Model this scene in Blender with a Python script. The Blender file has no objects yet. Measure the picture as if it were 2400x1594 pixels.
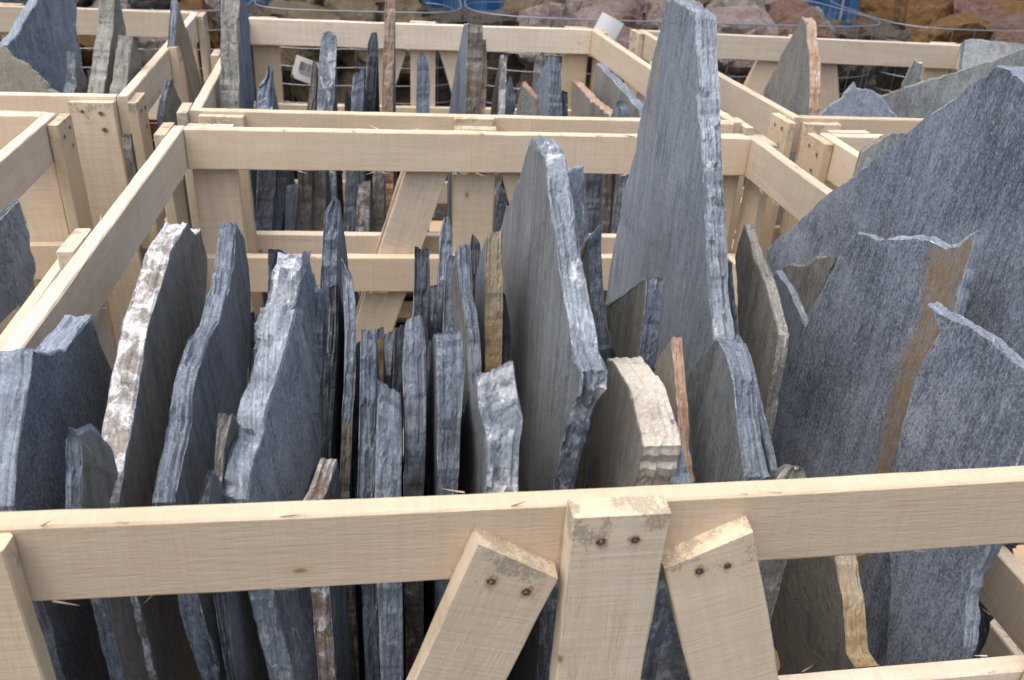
import bpy, bmesh, math, random
from mathutils import Vector, Matrix, noise

# ------------------------------------------------------------------ camera, sky, sun
SC = bpy.context.scene
COL = SC.collection
TOP = 0.82                                   # height of the crates' top rails above the ground
CAM = Vector((0.457, -0.6967, 0.5605 + TOP))
YAW, PITCH, ROLL, FPX = 0.1606, 0.5035, 0.0558, 2023.36
FW = Vector((math.sin(YAW)*math.cos(PITCH), math.cos(YAW)*math.cos(PITCH), -math.sin(PITCH)))
_rt = Vector((math.cos(YAW), -math.sin(YAW), 0)); _up = _rt.cross(FW)
RT = _rt*math.cos(ROLL) + _up*math.sin(ROLL)
UP = -_rt*math.sin(ROLL) + _up*math.cos(ROLL)
cd = bpy.data.cameras.new('camera'); cam = bpy.data.objects.new('camera', cd); COL.objects.link(cam)
cd.sensor_width = 36; cd.lens = FPX/2400*36; cd.clip_start = 0.02; cd.clip_end = 400
cam.matrix_world = Matrix(((RT.x, UP.x, -FW.x, CAM.x), (RT.y, UP.y, -FW.y, CAM.y), (RT.z, UP.z, -FW.z, CAM.z), (0, 0, 0, 1)))
cd.dof.use_dof = True; cd.dof.focus_distance = 1.35; cd.dof.aperture_fstop = 7.0
SC.camera = cam

SUN_EL, SUN_AZ = 72, -115                      # azimuth measured from +Y towards +X
w = bpy.data.worlds.new('World'); SC.world = w; w.use_nodes = True
nt = w.node_tree; bgn = nt.nodes['Background']
sky = nt.nodes.new('ShaderNodeTexSky'); sky.sky_type = 'NISHITA'; sky.sun_disc = False
sky.sun_elevation = math.radians(SUN_EL); sky.sun_rotation = math.radians(SUN_AZ)
sky.air_density = 1.0; sky.dust_density = 7.0; sky.ozone_density = 1.0
nt.links.new(sky.outputs[0], bgn.inputs[0]); bgn.inputs[1].default_value = 0.15
sd = bpy.data.lights.new('sun', 'SUN'); sd.energy = 0.8; sd.angle = math.radians(110); sd.color = (1, .97, .93)
sun = bpy.data.objects.new('sun', sd); COL.objects.link(sun)
_d = Vector((math.sin(math.radians(SUN_AZ))*math.cos(math.radians(SUN_EL)), math.cos(math.radians(SUN_AZ))*math.cos(math.radians(SUN_EL)), math.sin(math.radians(SUN_EL))))
sun.rotation_euler = _d.to_track_quat('Z', 'Y').to_euler(); sun.location = (0, 0, 6)
VS = SC.view_settings
VS.view_transform = 'Standard'; VS.look = 'None'; VS.gamma = 1; VS.use_curve_mapping = False
VS.exposure = 0.82

# ------------------------------------------------------------------ survey helpers: a sighting in one of the
# working views and a known plane give a point of the place (views: x offset, y offset, scale)
VIEW = {0: (0, 0, 1), 1: (0, 0, 2.61375), 2: (700, 0, 2.61375), 3: (1400, 0, 2.361), 4: (0, 500, 2.24), 5: (700, 450, 2.09),
        6: (1300, 450, 2.0909), 7: (0, 1100, 1.9675), 8: (1200, 1050, 1.9675), 9: (0, 0, 4.216)}
def ray(v, x, y):
    o = VIEW[v]; sx = o[0] + x/o[2]; sy = o[1] + y/o[2]
    return FW + RT*((sx-1200)/FPX) - UP*((sy-797)/FPX)
def at_y(v, x, y, Y):
    d = ray(v, x, y); return CAM + d*((Y-CAM.y)/d.y)
def at_plane(v, x, y, P, n):
    d = ray(v, x, y); return CAM + d*((P-CAM).dot(n)/d.dot(n))

def tag(o, label=None, cat=None, group=None, kind=None):
    if label: o['label'] = label
    if cat: o['category'] = cat
    if group: o['group'] = group
    if kind: o['kind'] = kind
    return o
def link(name, me, parent=None):
    o = bpy.data.objects.new(name, me); COL.objects.link(o)
    if parent: o.parent = parent
    return o
def empty(name, loc):
    o = bpy.data.objects.new(name, None); COL.objects.link(o); o.location = loc; o.empty_display_size = .1
    return o

# ------------------------------------------------------------------ materials
class NB:
    def __init__(s, name):
        s.m = bpy.data.materials.new(name); s.m.use_nodes = True; s.t = s.m.node_tree
        s.b = s.t.nodes['Principled BSDF']
    def n(s, typ, **kw):
        x = s.t.nodes.new(typ)
        for k, v in kw.items(): setattr(x, k, v)
        return x
    def l(s, a, b): s.t.links.new(a, b)
    def coord(s, rand=23.0):
        tc = s.n('ShaderNodeTexCoord'); oi = s.n('ShaderNodeObjectInfo')
        mu = s.n('ShaderNodeMath', operation='MULTIPLY'); s.l(oi.outputs['Random'], mu.inputs[0]); mu.inputs[1].default_value = rand
        ad = s.n('ShaderNodeVectorMath', operation='ADD'); s.l(tc.outputs['Object'], ad.inputs[0]); s.l(mu.outputs[0], ad.inputs[1])
        s.tc, s.oi = tc, oi
        return ad.outputs[0]
    def scale(s, vec, sc):
        x = s.n('ShaderNodeVectorMath', operation='MULTIPLY'); s.l(vec, x.inputs[0]); x.inputs[1].default_value = sc; return x.outputs[0]
    def noise(s, vec, scale, detail=4, rough=.55, dist=0):
        x = s.n('ShaderNodeTexNoise'); s.l(vec, x.inputs['Vector']); x.inputs['Scale'].default_value = scale
        x.inputs['Detail'].default_value = detail; x.inputs['Roughness'].default_value = rough; x.inputs['Distortion'].default_value = dist
        return x.outputs[0]
    def ramp(s, fac, a, b, lo=0., hi=1.):
        x = s.n('ShaderNodeMapRange'); x.interpolation_type = 'SMOOTHSTEP'; s.l(fac, x.inputs[0])
        for i, v in enumerate((a, b, lo, hi)): x.inputs[1+i].default_value = v
        return x.outputs[0]
    def math(s, op, a, b=None, clamp=False):
        x = s.n('ShaderNodeMath', operation=op); x.use_clamp = clamp
        for i, v in enumerate((a, b)):
            if v is None: continue
            if isinstance(v, (int, float)): x.inputs[i].default_value = v
            else: s.l(v, x.inputs[i])
        return x.outputs[0]
    def mix(s, fac, a, b, blend='MIX'):
        x = s.n('ShaderNodeMix', data_type='RGBA'); x.blend_type = blend
        for sock, v in ((x.inputs[0], fac), (x.inputs[6], a), (x.inputs[7], b)):
            if isinstance(v, (int, float)): sock.default_value = v
            elif isinstance(v, tuple): sock.default_value = (*v, 1)
            else: s.l(v, sock)
        return x.outputs[2]
    def bump(s, h, strength, dist):
        x = s.n('ShaderNodeBump'); s.l(h, x.inputs['Height']); x.inputs['Strength'].default_value = strength; x.inputs['Distance'].default_value = dist
        s.l(x.outputs[0], s.b.inputs['Normal'])
    def done(s, col, rough=.7, spec=.35):
        if isinstance(col, tuple): s.b.inputs['Base Color'].default_value = (*col, 1)
        else: s.l(col, s.b.inputs['Base Color'])
        if isinstance(rough, (int, float)): s.b.inputs['Roughness'].default_value = rough
        else: s.l(rough, s.b.inputs['Roughness'])
        s.b.inputs['Specular IOR Level'].default_value = spec
        return s.m

RUST = (.24, .105, .035); OCHRE = (.30, .19, .06); WHITE = (.60, .61, .64); BROWN = (.11, .085, .055)
def slate(name, c1, c2, streak=.5, speck=.5, white=.0, wcol=WHITE, rust=.0, rcol=RUST, vein=.0, mud=.0, rough=.60, wscale=24, bumpd=.0022, extra=None, lam=.0, dust=.0, flake=.6):
    c1, c2 = [((c[0]*.95, c[1]*.985, c[2]*.965) if c[2] > c[0]*1.1 else c) for c in (c1, c2)]
    c1 = tuple(q*.88 for q in c1)
    B = NB(name); v = B.coord()
    st = B.noise(B.scale(v, (9, 9, 2.0)), 26, 8, .78)
    st2 = B.noise(B.scale(v, (5, 5, .35)), 14, 5, .62)
    sp = B.noise(B.scale(v, (1.35, 1.35, .8)), 230, 6, .8)
    lg = B.noise(v, 5.5, 5, .6, .4)
    f = B.math('ADD', B.math('MULTIPLY', B.ramp(lg, .3, .7), .30), B.math('MULTIPLY', B.ramp(st, .3, .70), streak*.45))
    f = B.math('ADD', f, B.math('MULTIPLY', B.ramp(st2, .3, .70), streak*.28))
    f = B.math('ADD', f, B.math('MULTIPLY', B.ramp(sp, .32, .70), speck*.6))
    f = B.ramp(B.math('MULTIPLY', f, 1/(.30+streak*.73+speck*.6)), .18, .84)
    col = B.mix(f, c1, c2)
    # cleavage: thin sheets split away leave shallow terraces of slightly different tone
    fk = B.noise(B.scale(v, (1, 1, .42)), 8, 7, .6, .5)
    fm = B.ramp(fk, .535, .545); fm2 = B.ramp(B.noise(B.scale(v, (1, 1, .5)), 15, 7, .62, .4), .60, .61)
    if flake:
        col = B.mix(B.math('MULTIPLY', fm, .30*flake), col, tuple((a+b)*.62 for a, b in zip(c1, c2)))
        col = B.mix(B.math('MULTIPLY', fm2, .35*flake), col, c1)
    if lam:
        # the sheets seen end-on: hairline bands that run along the broken edge
        lm = B.noise(B.scale(v, (330, 5, 4)), 1, 6, .68)
        col = B.mix(B.math('MULTIPLY', B.ramp(lm, .52, .62), lam*.75), col, tuple(q*.55 for q in c1))
        col = B.mix(B.math('MULTIPLY', B.ramp(lm, .44, .38), lam*.45), col, tuple(min(1, q*1.35) for q in c2))
    if dust:
        du = B.noise(v, 3.2, 7, .66, .3)
        col = B.mix(B.math('MULTIPLY', B.math('MULTIPLY', B.ramp(du, .48, .70), B.ramp(sp, .30, .62)), dust), col, (.50, .54, .62))
        sc = B.noise(B.scale(v, (1, 30, 9)), 3.0, 2, .5, .15)
        col = B.mix(B.math('MULTIPLY', B.ramp(B.math('ABSOLUTE', B.math('SUBTRACT', sc, .55)), .002, .008, 1, 0), dust*.8), col, (.52, .56, .62))
    if mud:
        md = B.noise(v, 14, 7, .62, .3)
        col = B.mix(B.math('MULTIPLY', B.ramp(md, .36, .55), mud), col, (.27, .25, .21))
    if rust:
        r1 = B.noise(B.scale(v, (1, 1, .6)), 7, 8, .70, .5)
        rm = B.ramp(r1, .70-rust*.42, .86-rust*.36)
        rs = B.ramp(B.noise(v, 90, 6, .75), .28, .62, .35, 1)
        rc = B.mix(B.ramp(B.noise(v, 34, 6, .7), .35, .65), rcol, tuple(min(1, q*1.6+.04) for q in rcol))
        col = B.mix(B.math('MULTIPLY', rm, rs), col, rc)
    if extra: col = extra(B, v, col)
    if white:
        w1 = B.noise(B.scale(v, (1, 1, .7)), wscale, 10, .76, .5)
        wm = B.ramp(w1, .69-white*.28, .82-white*.30)
        col = B.mix(B.math('MULTIPLY', wm, B.ramp(B.noise(v, 190, 5, .75), .25, .60, .25, .95)), col, wcol)
    if vein:
        vn = B.noise(B.scale(v, (1, 1, .3)), 9, 6, .7, .25)
        vm = B.ramp(B.math('ABSOLUTE', B.math('SUBTRACT', vn, .5)), .001, .009, 1, 0)
        br = B.math('MULTIPLY', B.ramp(B.noise(v, 6, 2), .50, .64), B.ramp(B.noise(v, 60, 4, .6), .35, .6))
        col = B.mix(B.math('MULTIPLY', B.math('MULTIPLY', vm, br), vein), col, WHITE)
    h = B.math('ADD', B.math('MULTIPLY', st, .5*streak+.15), B.math('MULTIPLY', sp, .40*speck+.10))
    h = B.math('ADD', h, B.math('MULTIPLY', B.noise(v, 45, 6, .65), (.45 if not lam else .22)+mud*1.5))
    h = B.math('ADD', h, B.math('MULTIPLY', B.math('ADD', fm, B.math('MULTIPLY', fm2, -.7)), .55*flake))
    if lam: h = B.math('ADD', h, B.math('MULTIPLY', lm, lam*1.2))
    B.bump(h, 1.0, bumpd*1.6*(1+1.5*mud))
    return B.done(col, B.ramp(sp, .3, .7, rough-.12, rough+.12), .35)

SM = {}
SM['blue'] = slate('slate_blue', (.075, .092, .130), (.235, .275, .355), 1.0, .6, vein=.5, dust=.22, rust=.12, rcol=(.19, .165, .12))
SM['bluelit'] = slate('slate_blue_grey', (.115, .136, .182), (.315, .36, .445), 1.2, .95, vein=.6, dust=.25)
SM['dark'] = slate('slate_dark', (.066, .075, .096), (.220, .244, .295), 1.1, .6, vein=.3, dust=.15, rust=.12, rcol=(.17, .14, .10))
SM['blackspeck'] = slate('slate_dark_crystalline', (.042, .052, .072), (.215, .25, .315), .2, 1.4, vein=.2, dust=.1, flake=.2)
SM['olive'] = slate('slate_olive', (.105, .107, .098), (.30, .30, .27), 1.2, .95, vein=.2, dust=.12, rust=.15, rcol=(.20, .165, .11))
SM['brownface'] = slate('slate_brown_grey', (.110, .121, .135), (.315, .335, .355), 1.3, .95, rust=.30, rcol=(.20, .165, .11), vein=.25)
SM['tan'] = slate('slate_tan', (.21, .205, .185), (.44, .42, .37), .9, .7, rust=.50, rcol=(.29, .235, .15), vein=.1)
SM['spire'] = slate('slate_spire', (.105, .125, .160), (.29, .335, .41), 1.1, .95, rust=.40, rcol=(.21, .18, .125), vein=.4, dust=.15)
SM['crystal'] = slate('slate_blue_crystalline', (.042, .055, .086), (.28, .325, .41), .9, 1.3, vein=.2, rust=.1, rcol=(.19, .155, .10), dust=.6, flake=.2)
SM['mud'] = slate('slate_muddy', (.13, .135, .14), (.28, .28, .265), .8, .5, mud=.9)
SM['ochreface'] = slate('slate_ochre_face', (.18, .17, .14), (.33, .30, .235), .5, .6, rust=.45, rcol=(.25, .18, .09))
SM['e_light'] = slate('edge_light_blue', (.15, .178, .235), (.35, .40, .495), .4, .9, white=.40, vein=.7, wscale=24, wcol=(.58, .62, .70), lam=.6, rust=.12, rcol=(.26, .21, .14))
SM['e_silver'] = slate('edge_silver', (.18, .21, .27), (.39, .435, .52), .4, .8, white=.52, vein=.9, wscale=24, wcol=(.60, .63, .69), lam=.7)
SM['e_mid'] = slate('edge_grey_blue', (.10, .120, .160), (.28, .32, .40), .5, 1.0, white=.20, vein=.6, wcol=(.52, .56, .63), lam=.7, rust=.18, rcol=(.22, .18, .12))
SM['e_dark'] = slate('edge_dark', (.036, .042, .052), (.155, .172, .205), .5, 1.0, white=.32, vein=.4, wscale=40, lam=.5)
SM['e_speck'] = slate('edge_white_mottled', (.20, .175, .14), (.35, .33, .31), .2, .8, white=.84, wcol=(.74, .76, .80), rust=.34, rcol=(.24, .155, .085), wscale=30)
SM['e_olive'] = slate('edge_olive', (.15, .152, .138), (.34, .345, .315), .4, .9, white=.42, rust=.2, rcol=(.27, .20, .10), wscale=34, lam=.4)
SM['e_brown'] = slate('edge_brown_grey', (.12, .11, .095), (.29, .275, .245), .5, .9, white=.3, rust=.40, rcol=(.18, .13, .075), lam=.5)
SM['e_rust'] = slate('edge_rust', (.27, .205, .15), (.44, .36, .28), .3, .8, white=.52, rust=.76, rcol=(.28, .15, .08), wscale=30, lam=.4)
SM['e_ochre'] = slate('edge_ochre', (.25, .215, .14), (.42, .375, .28), .4, .8, white=.5, rust=.60, rcol=(.34, .22, .08), wscale=34, lam=.3)
SM['e_cream'] = slate('edge_cream_quartz', (.40, .36, .295), (.62, .585, .515), .2, .6, white=.4, wcol=(.74, .73, .69), rust=.36, rcol=(.33, .23, .13), wscale=22)
SM['e_vein'] = slate('edge_blue_white_quartz', (.15, .178, .225), (.35, .395, .47), .4, .9, white=.70, wcol=(.72, .74, .78), wscale=15, vein=.8, lam=.35)
SM['e_white'] = slate('edge_crumbled_white', (.20, .23, .28), (.42, .46, .53), .3, .9, white=.74, wcol=(.72, .74, .79), wscale=20, lam=.3)
SM['e_stripe'] = slate('edge_rust_white_stripes', (.20, .165, .13), (.38, .35, .32), .3, .8, white=.62, wcol=(.66, .68, .72), rust=.50, rcol=(.22, .12, .065), wscale=22, lam=.5)
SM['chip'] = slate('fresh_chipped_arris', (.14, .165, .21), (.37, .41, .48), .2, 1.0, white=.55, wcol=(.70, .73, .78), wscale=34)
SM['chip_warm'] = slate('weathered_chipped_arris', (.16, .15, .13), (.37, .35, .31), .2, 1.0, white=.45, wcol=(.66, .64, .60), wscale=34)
def foot_extra(B, v, col):
    # the lower half of the edge carries a brown weathering crust
    g = B.n('ShaderNodeSeparateXYZ'); B.l(B.tc.outputs['Generated'], g.inputs[0])
    e = B.math('ADD', g.outputs[2], B.math('MULTIPLY', B.math('SUBTRACT', B.noise(v, 22, 5, .6), .5), .16))
    m = B.ramp(e, .76, .80, 1, 0)
    br = B.mix(B.ramp(B.noise(v, 60, 6, .7), .35, .65), (.06, .054, .045), (.19, .165, .125))
    return B.mix(B.math('MULTIPLY', m, .9), col, br)
SM['e_foot'] = slate('edge_blue_over_brown', (.12, .142, .185), (.33, .37, .45), .6, .9, white=.25, vein=.7, extra=foot_extra, lam=.7)

def streak_extra(B, v, col):
    # iron-stained seam that runs down the slab (a stain with a shape of its own), in the slab's own coordinates
    s = B.n('ShaderNodeSeparateXYZ'); B.l(B.tc.outputs['Object'], s.inputs[0])
    y, z = s.outputs[1], s.outputs[2]
    wob = B.math('MULTIPLY', B.math('SUBTRACT', B.noise(B.scale(v, (1, 1, .6)), 13, 8, .68), .5), .11)
    c = B.math('ADD', B.math('MULTIPLY', z, STREAK[0]), STREAK[1])
    d = B.math('ABSOLUTE', B.math('ADD', B.math('SUBTRACT', y, c), wob))
    wd = B.math('ADD', B.math('MULTIPLY', z, STREAK[2]), STREAK[3])
    m = B.ramp(B.math('ADD', B.math('SUBTRACT', d, wd), B.math('MULTIPLY', B.math('SUBTRACT', B.noise(v, 70, 6, .75), .5), .035)), -.012, .010, 1, 0)
    oc = B.mix(B.ramp(B.noise(B.scale(v, (3, 3, .7)), 45, 5, .65), .35, .65), (.25, .145, .042), (.235, .215, .165))
    g = B.ramp(B.noise(v, 190, 3, .6), .3, .65, .55, 1)
    return B.mix(B.math('MULTIPLY', B.math('MULTIPLY', m, g), .92), col, oc)

def wood(name, base, mould=0., dark=0.):
    B = NB(name); v = B.coord(31.0)
    gr = B.noise(B.scale(v, (1.0, 14, 14)), 5, 7, .68, .3)
    saw = B.noise(B.scale(v, (150, 5, 5)), 1.6, 3, .6)
    blot = B.noise(v, 6, 4, .55)
    hi = tuple(min(1, q*1.07) for q in base); lo = (base[0]*.90, base[1]*.88, base[2]*.84)
    col = B.mix(B.ramp(gr, .25, .75), lo, hi)
    col = B.mix(B.math('MULTIPLY', B.ramp(saw, .38, .72), .30), col, (base[0]*.66, base[1]*.60, base[2]*.52))
    col = B.mix(B.math('MULTIPLY', B.ramp(blot, .5, .8), .35), col, (base[0]*.80, base[1]*.70, base[2]*.58))
    # heart streaks, grey smears of stone dust, damp stains
    hsn = B.noise(B.scale(v, (.55, 9, 9)), 3.2, 6, .62, .4)
    col = B.mix(B.math('MULTIPLY', B.ramp(hsn, .60, .74), .42), col, (base[0]*.58, base[1]*.45, base[2]*.34))
    dst = B.noise(v, 3.4, 8, .68, .2)
    col = B.mix(B.math('MULTIPLY', B.ramp(dst, .50, .72), .30), col, (.36, .345, .325))
    dmp = B.noise(B.scale(v, (1, 1.6, 1.6)), 2.3, 6, .6, .5)
    col = B.mix(B.math('MULTIPLY', B.ramp(dmp, .56, .66), .22), col, (base[0]*.66, base[1]*.60, base[2]*.48))
    fz = B.noise(B.scale(v, (8, 60, 60)), 4, 6, .75)
    col = B.mix(B.math('MULTIPLY', B.ramp(fz, .55, .75), .22), col, (base[0]*.60, base[1]*.52, base[2]*.44))
    ck = B.noise(B.scale(v, (.9, 34, 34)), 2.2, 5, .6, .2)
    cm = B.math('MULTIPLY', B.ramp(B.math('ABSOLUTE', B.math('SUBTRACT', ck, .5)), .002, .010, 1, 0), B.ramp(B.noise(B.scale(v, (1, 4, 4)), 3, 3), .52, .66))
    col = B.mix(B.math('MULTIPLY', cm, .55), col, (base[0]*.42, base[1]*.33, base[2]*.25))
    # per-board tone
    wn = B.n('ShaderNodeTexWhiteNoise', noise_dimensions='1D'); B.l(B.oi.outputs['Random'], wn.inputs['W'])
    col = B.mix(B.math('MULTIPLY', B.math('POWER', wn.outputs[0], 2.0), .55), col, (base[0]*.92, base[1]*.80, base[2]*.62))
    tone = B.n('ShaderNodeMapRange'); B.l(B.oi.outputs['Random'], tone.inputs[0]); tone.inputs[3].default_value = .78; tone.inputs[4].default_value = 1.08
    hs = B.n('ShaderNodeHueSaturation'); B.l(tone.outputs[0], hs.inputs['Value']); B.l(col, hs.inputs['Color']); col = hs.outputs[0]
    # knots and resin flecks
    vo = B.n('ShaderNodeTexVoronoi'); B.l(B.scale(v, (1, 2.2, 2.2)), vo.inputs['Vector']); vo.inputs['Scale'].default_value = 5.5
    kd = B.math('ADD', vo.outputs['Distance'], B.math('MULTIPLY', B.math('SUBTRACT', B.noise(v, 60, 4, .6), .5), .03))
    kn = B.ramp(kd, .022, .055, 1, 0)
    col = B.mix(B.math('MULTIPLY', B.ramp(kd, .05, .16, 1, 0), .25), col, (base[0]*.62, base[1]*.46, base[2]*.34))
    col = B.mix(B.math('MULTIPLY', kn, .75), col, (.16, .09, .045))
    fl = B.ramp(B.noise(B.scale(v, (.7, 3, 3)), 38, 4, .6), .70, .76)
    col = B.mix(B.math('MULTIPLY', fl, .5), col, (.22, .14, .08))
    if mould:
        sx = B.n('ShaderNodeSeparateXYZ'); B.l(B.tc.outputs['Generated'], sx.inputs[0])
        edge = B.ramp(sx.outputs[0], .82, 1.0)
        sp = B.noise(B.scale(v, (.7, 1, 1)), 420, 5, .75)
        pat = B.ramp(B.noise(v, 26, 5, .65), .40, .62, .35, 1.15)
        thr = B.math('SUBTRACT', .80, B.math('MULTIPLY', B.math('MULTIPLY', edge, pat), .40*mould))
        mm = B.ramp(B.math('SUBTRACT', sp, thr), 0, .06)
        col = B.mix(B.math('MULTIPLY', mm, .50), col, (.12, .11, .08))
    h = B.math('ADD', B.math('MULTIPLY', saw, .5), B.math('MULTIPLY', B.noise(B.scale(v, (3, 30, 30)), 12, 4, .6), .6))
    B.bump(h, .8, .0016)
    return B.done(col, .78, .25)
WM = [wood('sawn_poplar', (.64, .555, .445)), wood('sawn_poplar_pale', (.67, .59, .485)), wood('sawn_pine_warm', (.52, .42, .30))]
WP = wood('sawn_poplar_mouldy_end', (.625, .54, .42), mould=.9)
_B = NB('nail_rusty_steel'); _v = _B.coord(9)
NAIL = _B.done(_B.mix(_B.ramp(_B.noise(_v, 260, 4, .6), .4, .6), (.045, .04, .04), (.12, .065, .035)), .55, .4)
_B = NB('nail_rust_halo'); _v = _B.coord(9)
HALO = _B.done(_B.mix(_B.ramp(_B.noise(_v, 300, 4, .6), .4, .6), (.30, .19, .11), (.42, .31, .21)), .8, .2)
WIRE = NB('galvanised_wire'); WIRE.b.inputs['Metallic'].default_value = .6; WIRE = WIRE.done((.22, .24, .28), .5, .5)

def rockmat(name, c1, c2, c3, spots=.5):
    B = NB(name); v = B.coord(40)
    a = B.noise(v, 3.5, 6, .65, .5); b = B.noise(v, 16, 7, .68); d = B.noise(v, 60, 4, .6)
    col = B.mix(B.ramp(a, .3, .7), c1, c2)
    col = B.mix(B.math('MULTIPLY', B.ramp(b, .52, .66), spots), col, c3)
    col = B.mix(B.math('MULTIPLY', B.ramp(d, .5, .72), .35), col, tuple(q*.35 for q in c1))
    B.bump(B.math('ADD', b, B.math('MULTIPLY', d, .5)), 1, .06)
    return B.done(col, .85, .2)
RM = {'brown': rockmat('rock_ochre_brown', (.20, .15, .085), (.33, .265, .165), (.13, .115, .09)),
      'pink': rockmat('rock_pink', (.33, .23, .21), (.50, .41, .38), (.56, .54, .53), .7),
      'white': rockmat('rock_white_grey', (.30, .27, .25), (.50, .47, .44), (.16, .10, .07), .6),
      'red': rockmat('rock_red_brown', (.23, .125, .09), (.33, .22, .175), (.44, .37, .34), .6),
      'orange': rockmat('rock_rust_orange', (.25, .125, .04), (.33, .21, .09), (.13, .06, .04), .6)}

# ------------------------------------------------------------------ setting
def ground():
    me = bpy.data.meshes.new('ground'); n = 40; S = 60.0
    vs = []; fs = []
    for j in range(n+1):
        for i in range(n+1):
            x = (i/n-.5)*2; y = (j/n-.5)*2
            x = math.copysign(abs(x)**2.2, x)*S; y = math.copysign(abs(y)**2.2, y)*S
            vs.append((x, y, noise.noise(Vector((x*.9, y*.9, 0)))*.012-.012))
    for j in range(n):
        for i in range(n):
            a = j*(n+1)+i; fs.append((a, a+1, a+n+2, a+n+1))
    me.from_pydata(vs, [], fs); o = link('ground', me); tag(o, kind='structure')
    B = NB('yard_gravel'); v = B.coord(0)
    col = B.mix(B.ramp(B.noise(v, 60, 6, .7), .35, .65), (.06, .055, .05), (.19, .175, .155))
    B.bump(B.noise(v, 55, 6, .7), 1, .02); me.materials.append(B.done(col, .9, .2))
ground()

def blue_wall():
    # corrugated blue sheet-metal wall of the yard behind the baskets
    root = empty('blue_sheet_wall', (1.2, 4.75, 0))
    tag(root, 'blue corrugated metal wall behind the rock filled wire baskets', 'wall')
    B = NB('blue_sheet_metal'); v = B.coord(0)
    col = B.mix(B.ramp(B.noise(v, 3, 5), .3, .7), (.012, .075, .19), (.022, .115, .26)); mt = B.done(col, .45, .5)
    for k in range(9):
        vs = []; fs = []
        N = 24
        for i in range(N+1):
            x = i/N*1.0
            y = .02*max(-1, min(1, 2.2*math.sin(x*2*math.pi*6)))
            for z in (0, 1.5): vs += [(x, y, z), (x, y+.012, z)]
        for i in range(N):
            a = i*4; fs += [(a, a+4, a+6, a+2), (a+1, a+3, a+7, a+5), (a+2, a+6, a+7, a+3)]
        me = bpy.data.meshes.new('panel'); me.from_pydata(vs, [], fs); me.materials.append(mt)
        p = link('panel', me, root); p.location = (-5.0 + k*1.02, 0, 0)
blue_wall()

# ------------------------------------------------------------------ wooden crates
H, T, GAP = .095, .026, .319
def plank_mesh(L, W, TH, seed, wav=.0009, sag=0., splint=0, skew=(0, 0)):
    """sawn board: length along local X (0..L), thickness along Y (0..TH), width along Z (0..W); worn arrises, wavy edges"""
    rnd = random.Random(seed); n = max(3, int(L/.035)); b = .0022
    prof = [(0, b), (0, W-b), (b, W), (TH-b, W), (TH, W-b), (TH, b), (TH-b, 0), (b, 0)]
    vs = []; fs = []; o = Vector((rnd.random()*50, rnd.random()*50, 0))
    bow = rnd.uniform(-1, 1)*.0025*min(1, L)
    for i in range(n+1):
        x = L*i/n; s = i/n
        for k, (y, z) in enumerate(prof):
            nz = noise.noise(Vector((x*9+o.x, k*3.1+o.y, 0)))*wav + noise.noise(Vector((x*38+o.y, k*1.7, 3)))*wav*.6
            dz = (nz*1.6 if k in (1, 2, 3, 4) else -nz*1.6) - sag*4*s*(1-s)
            dy = nz*.6 + bow*4*s*(1-s)
            xx = x
            if i == 0: xx = x + skew[0]*(z/W-.5) + rnd.uniform(-1, 1)*.0008
            if i == n: xx = x + skew[1]*(z/W-.5) + rnd.uniform(-1, 1)*.0008
            vs.append((xx, y+dy, z+dz))
    P = 8
    for i in range(n):
        for k in range(P):
            a = i*P+k; c = i*P+(k+1) % P; fs.append((a, a+P, c+P, c))
    fs.append(tuple(range(P))); fs.append(tuple(reversed(range(n*P, n*P+P))))
    for q in range(splint):                                  # splinters torn from the lower or upper arris
        x = rnd.uniform(.05, .95)*L; l = rnd.uniform(.008, .032); up = rnd.random() < .25
        z0 = W if up else 0; y0 = rnd.choice((0.001, TH-.001)); s = 1 if up else -1
        dx = rnd.choice((-1, 1))*l; dz = s*rnd.uniform(.002, .011) - sag*4*(x/L)*(1-x/L)*(0 if up else 0); t = rnd.uniform(.0005, .0012)
        zb = z0 - sag*4*(x/L)*(1-x/L); a = len(vs)
        vs += [(x, y0, zb-t*s), (x+t*3, y0+t, zb+t*s), (x, y0-t, zb+t*s), (x+dx, y0+rnd.uniform(-.003, .003), zb+dz)]
        fs += [(a, a+1, a+3), (a+1, a+2, a+3), (a+2, a, a+3), (a, a+2, a+1)]
    me = bpy.data.meshes.new('plank'); me.from_pydata(vs, [], fs); me.update()
    return me

_nails = []
def nail_mesh(rnd):
    # hammered nail head, slightly oval and dented, in a ragged ring of rust-stained wood
    if not _nails:
        for q in range(5):
            r = random.Random(900+q); vs = []; fs = []; n = 12
            for k in range(n):
                a = 2*math.pi*k/n; rr = .0042*r.uniform(.82, 1.12); vs.append((rr*math.cos(a)*1.1, rr*math.sin(a), .0009))
            for k in range(n):
                x, y, _ = vs[k]; vs.append((x*.7, y*.7, .0013*r.uniform(.3, 1)))
            vs.append((0, 0, .0004))
            for k in range(n):
                m = (k+1) % n; fs += [(k, m, n+m, n+k), (n+k, n+m, 2*n)]
            mi = [0]*len(fs); a0 = len(vs)
            for k in range(n):
                a = 2*math.pi*k/n; rr = r.uniform(.0048, .0082); vs.append((rr*math.cos(a)*.9, rr*math.sin(a)*1.15, .0005))
            fs.append(tuple(range(a0, a0+n))); mi.append(1)
            me = bpy.data.meshes.new('nail'); me.from_pydata(vs, [], fs); me.materials.append(NAIL); me.materials.append(HALO)
            me.polygons.foreach_set('material_index', mi); _nails.append(me)
    return rnd.choice(_nails)

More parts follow.
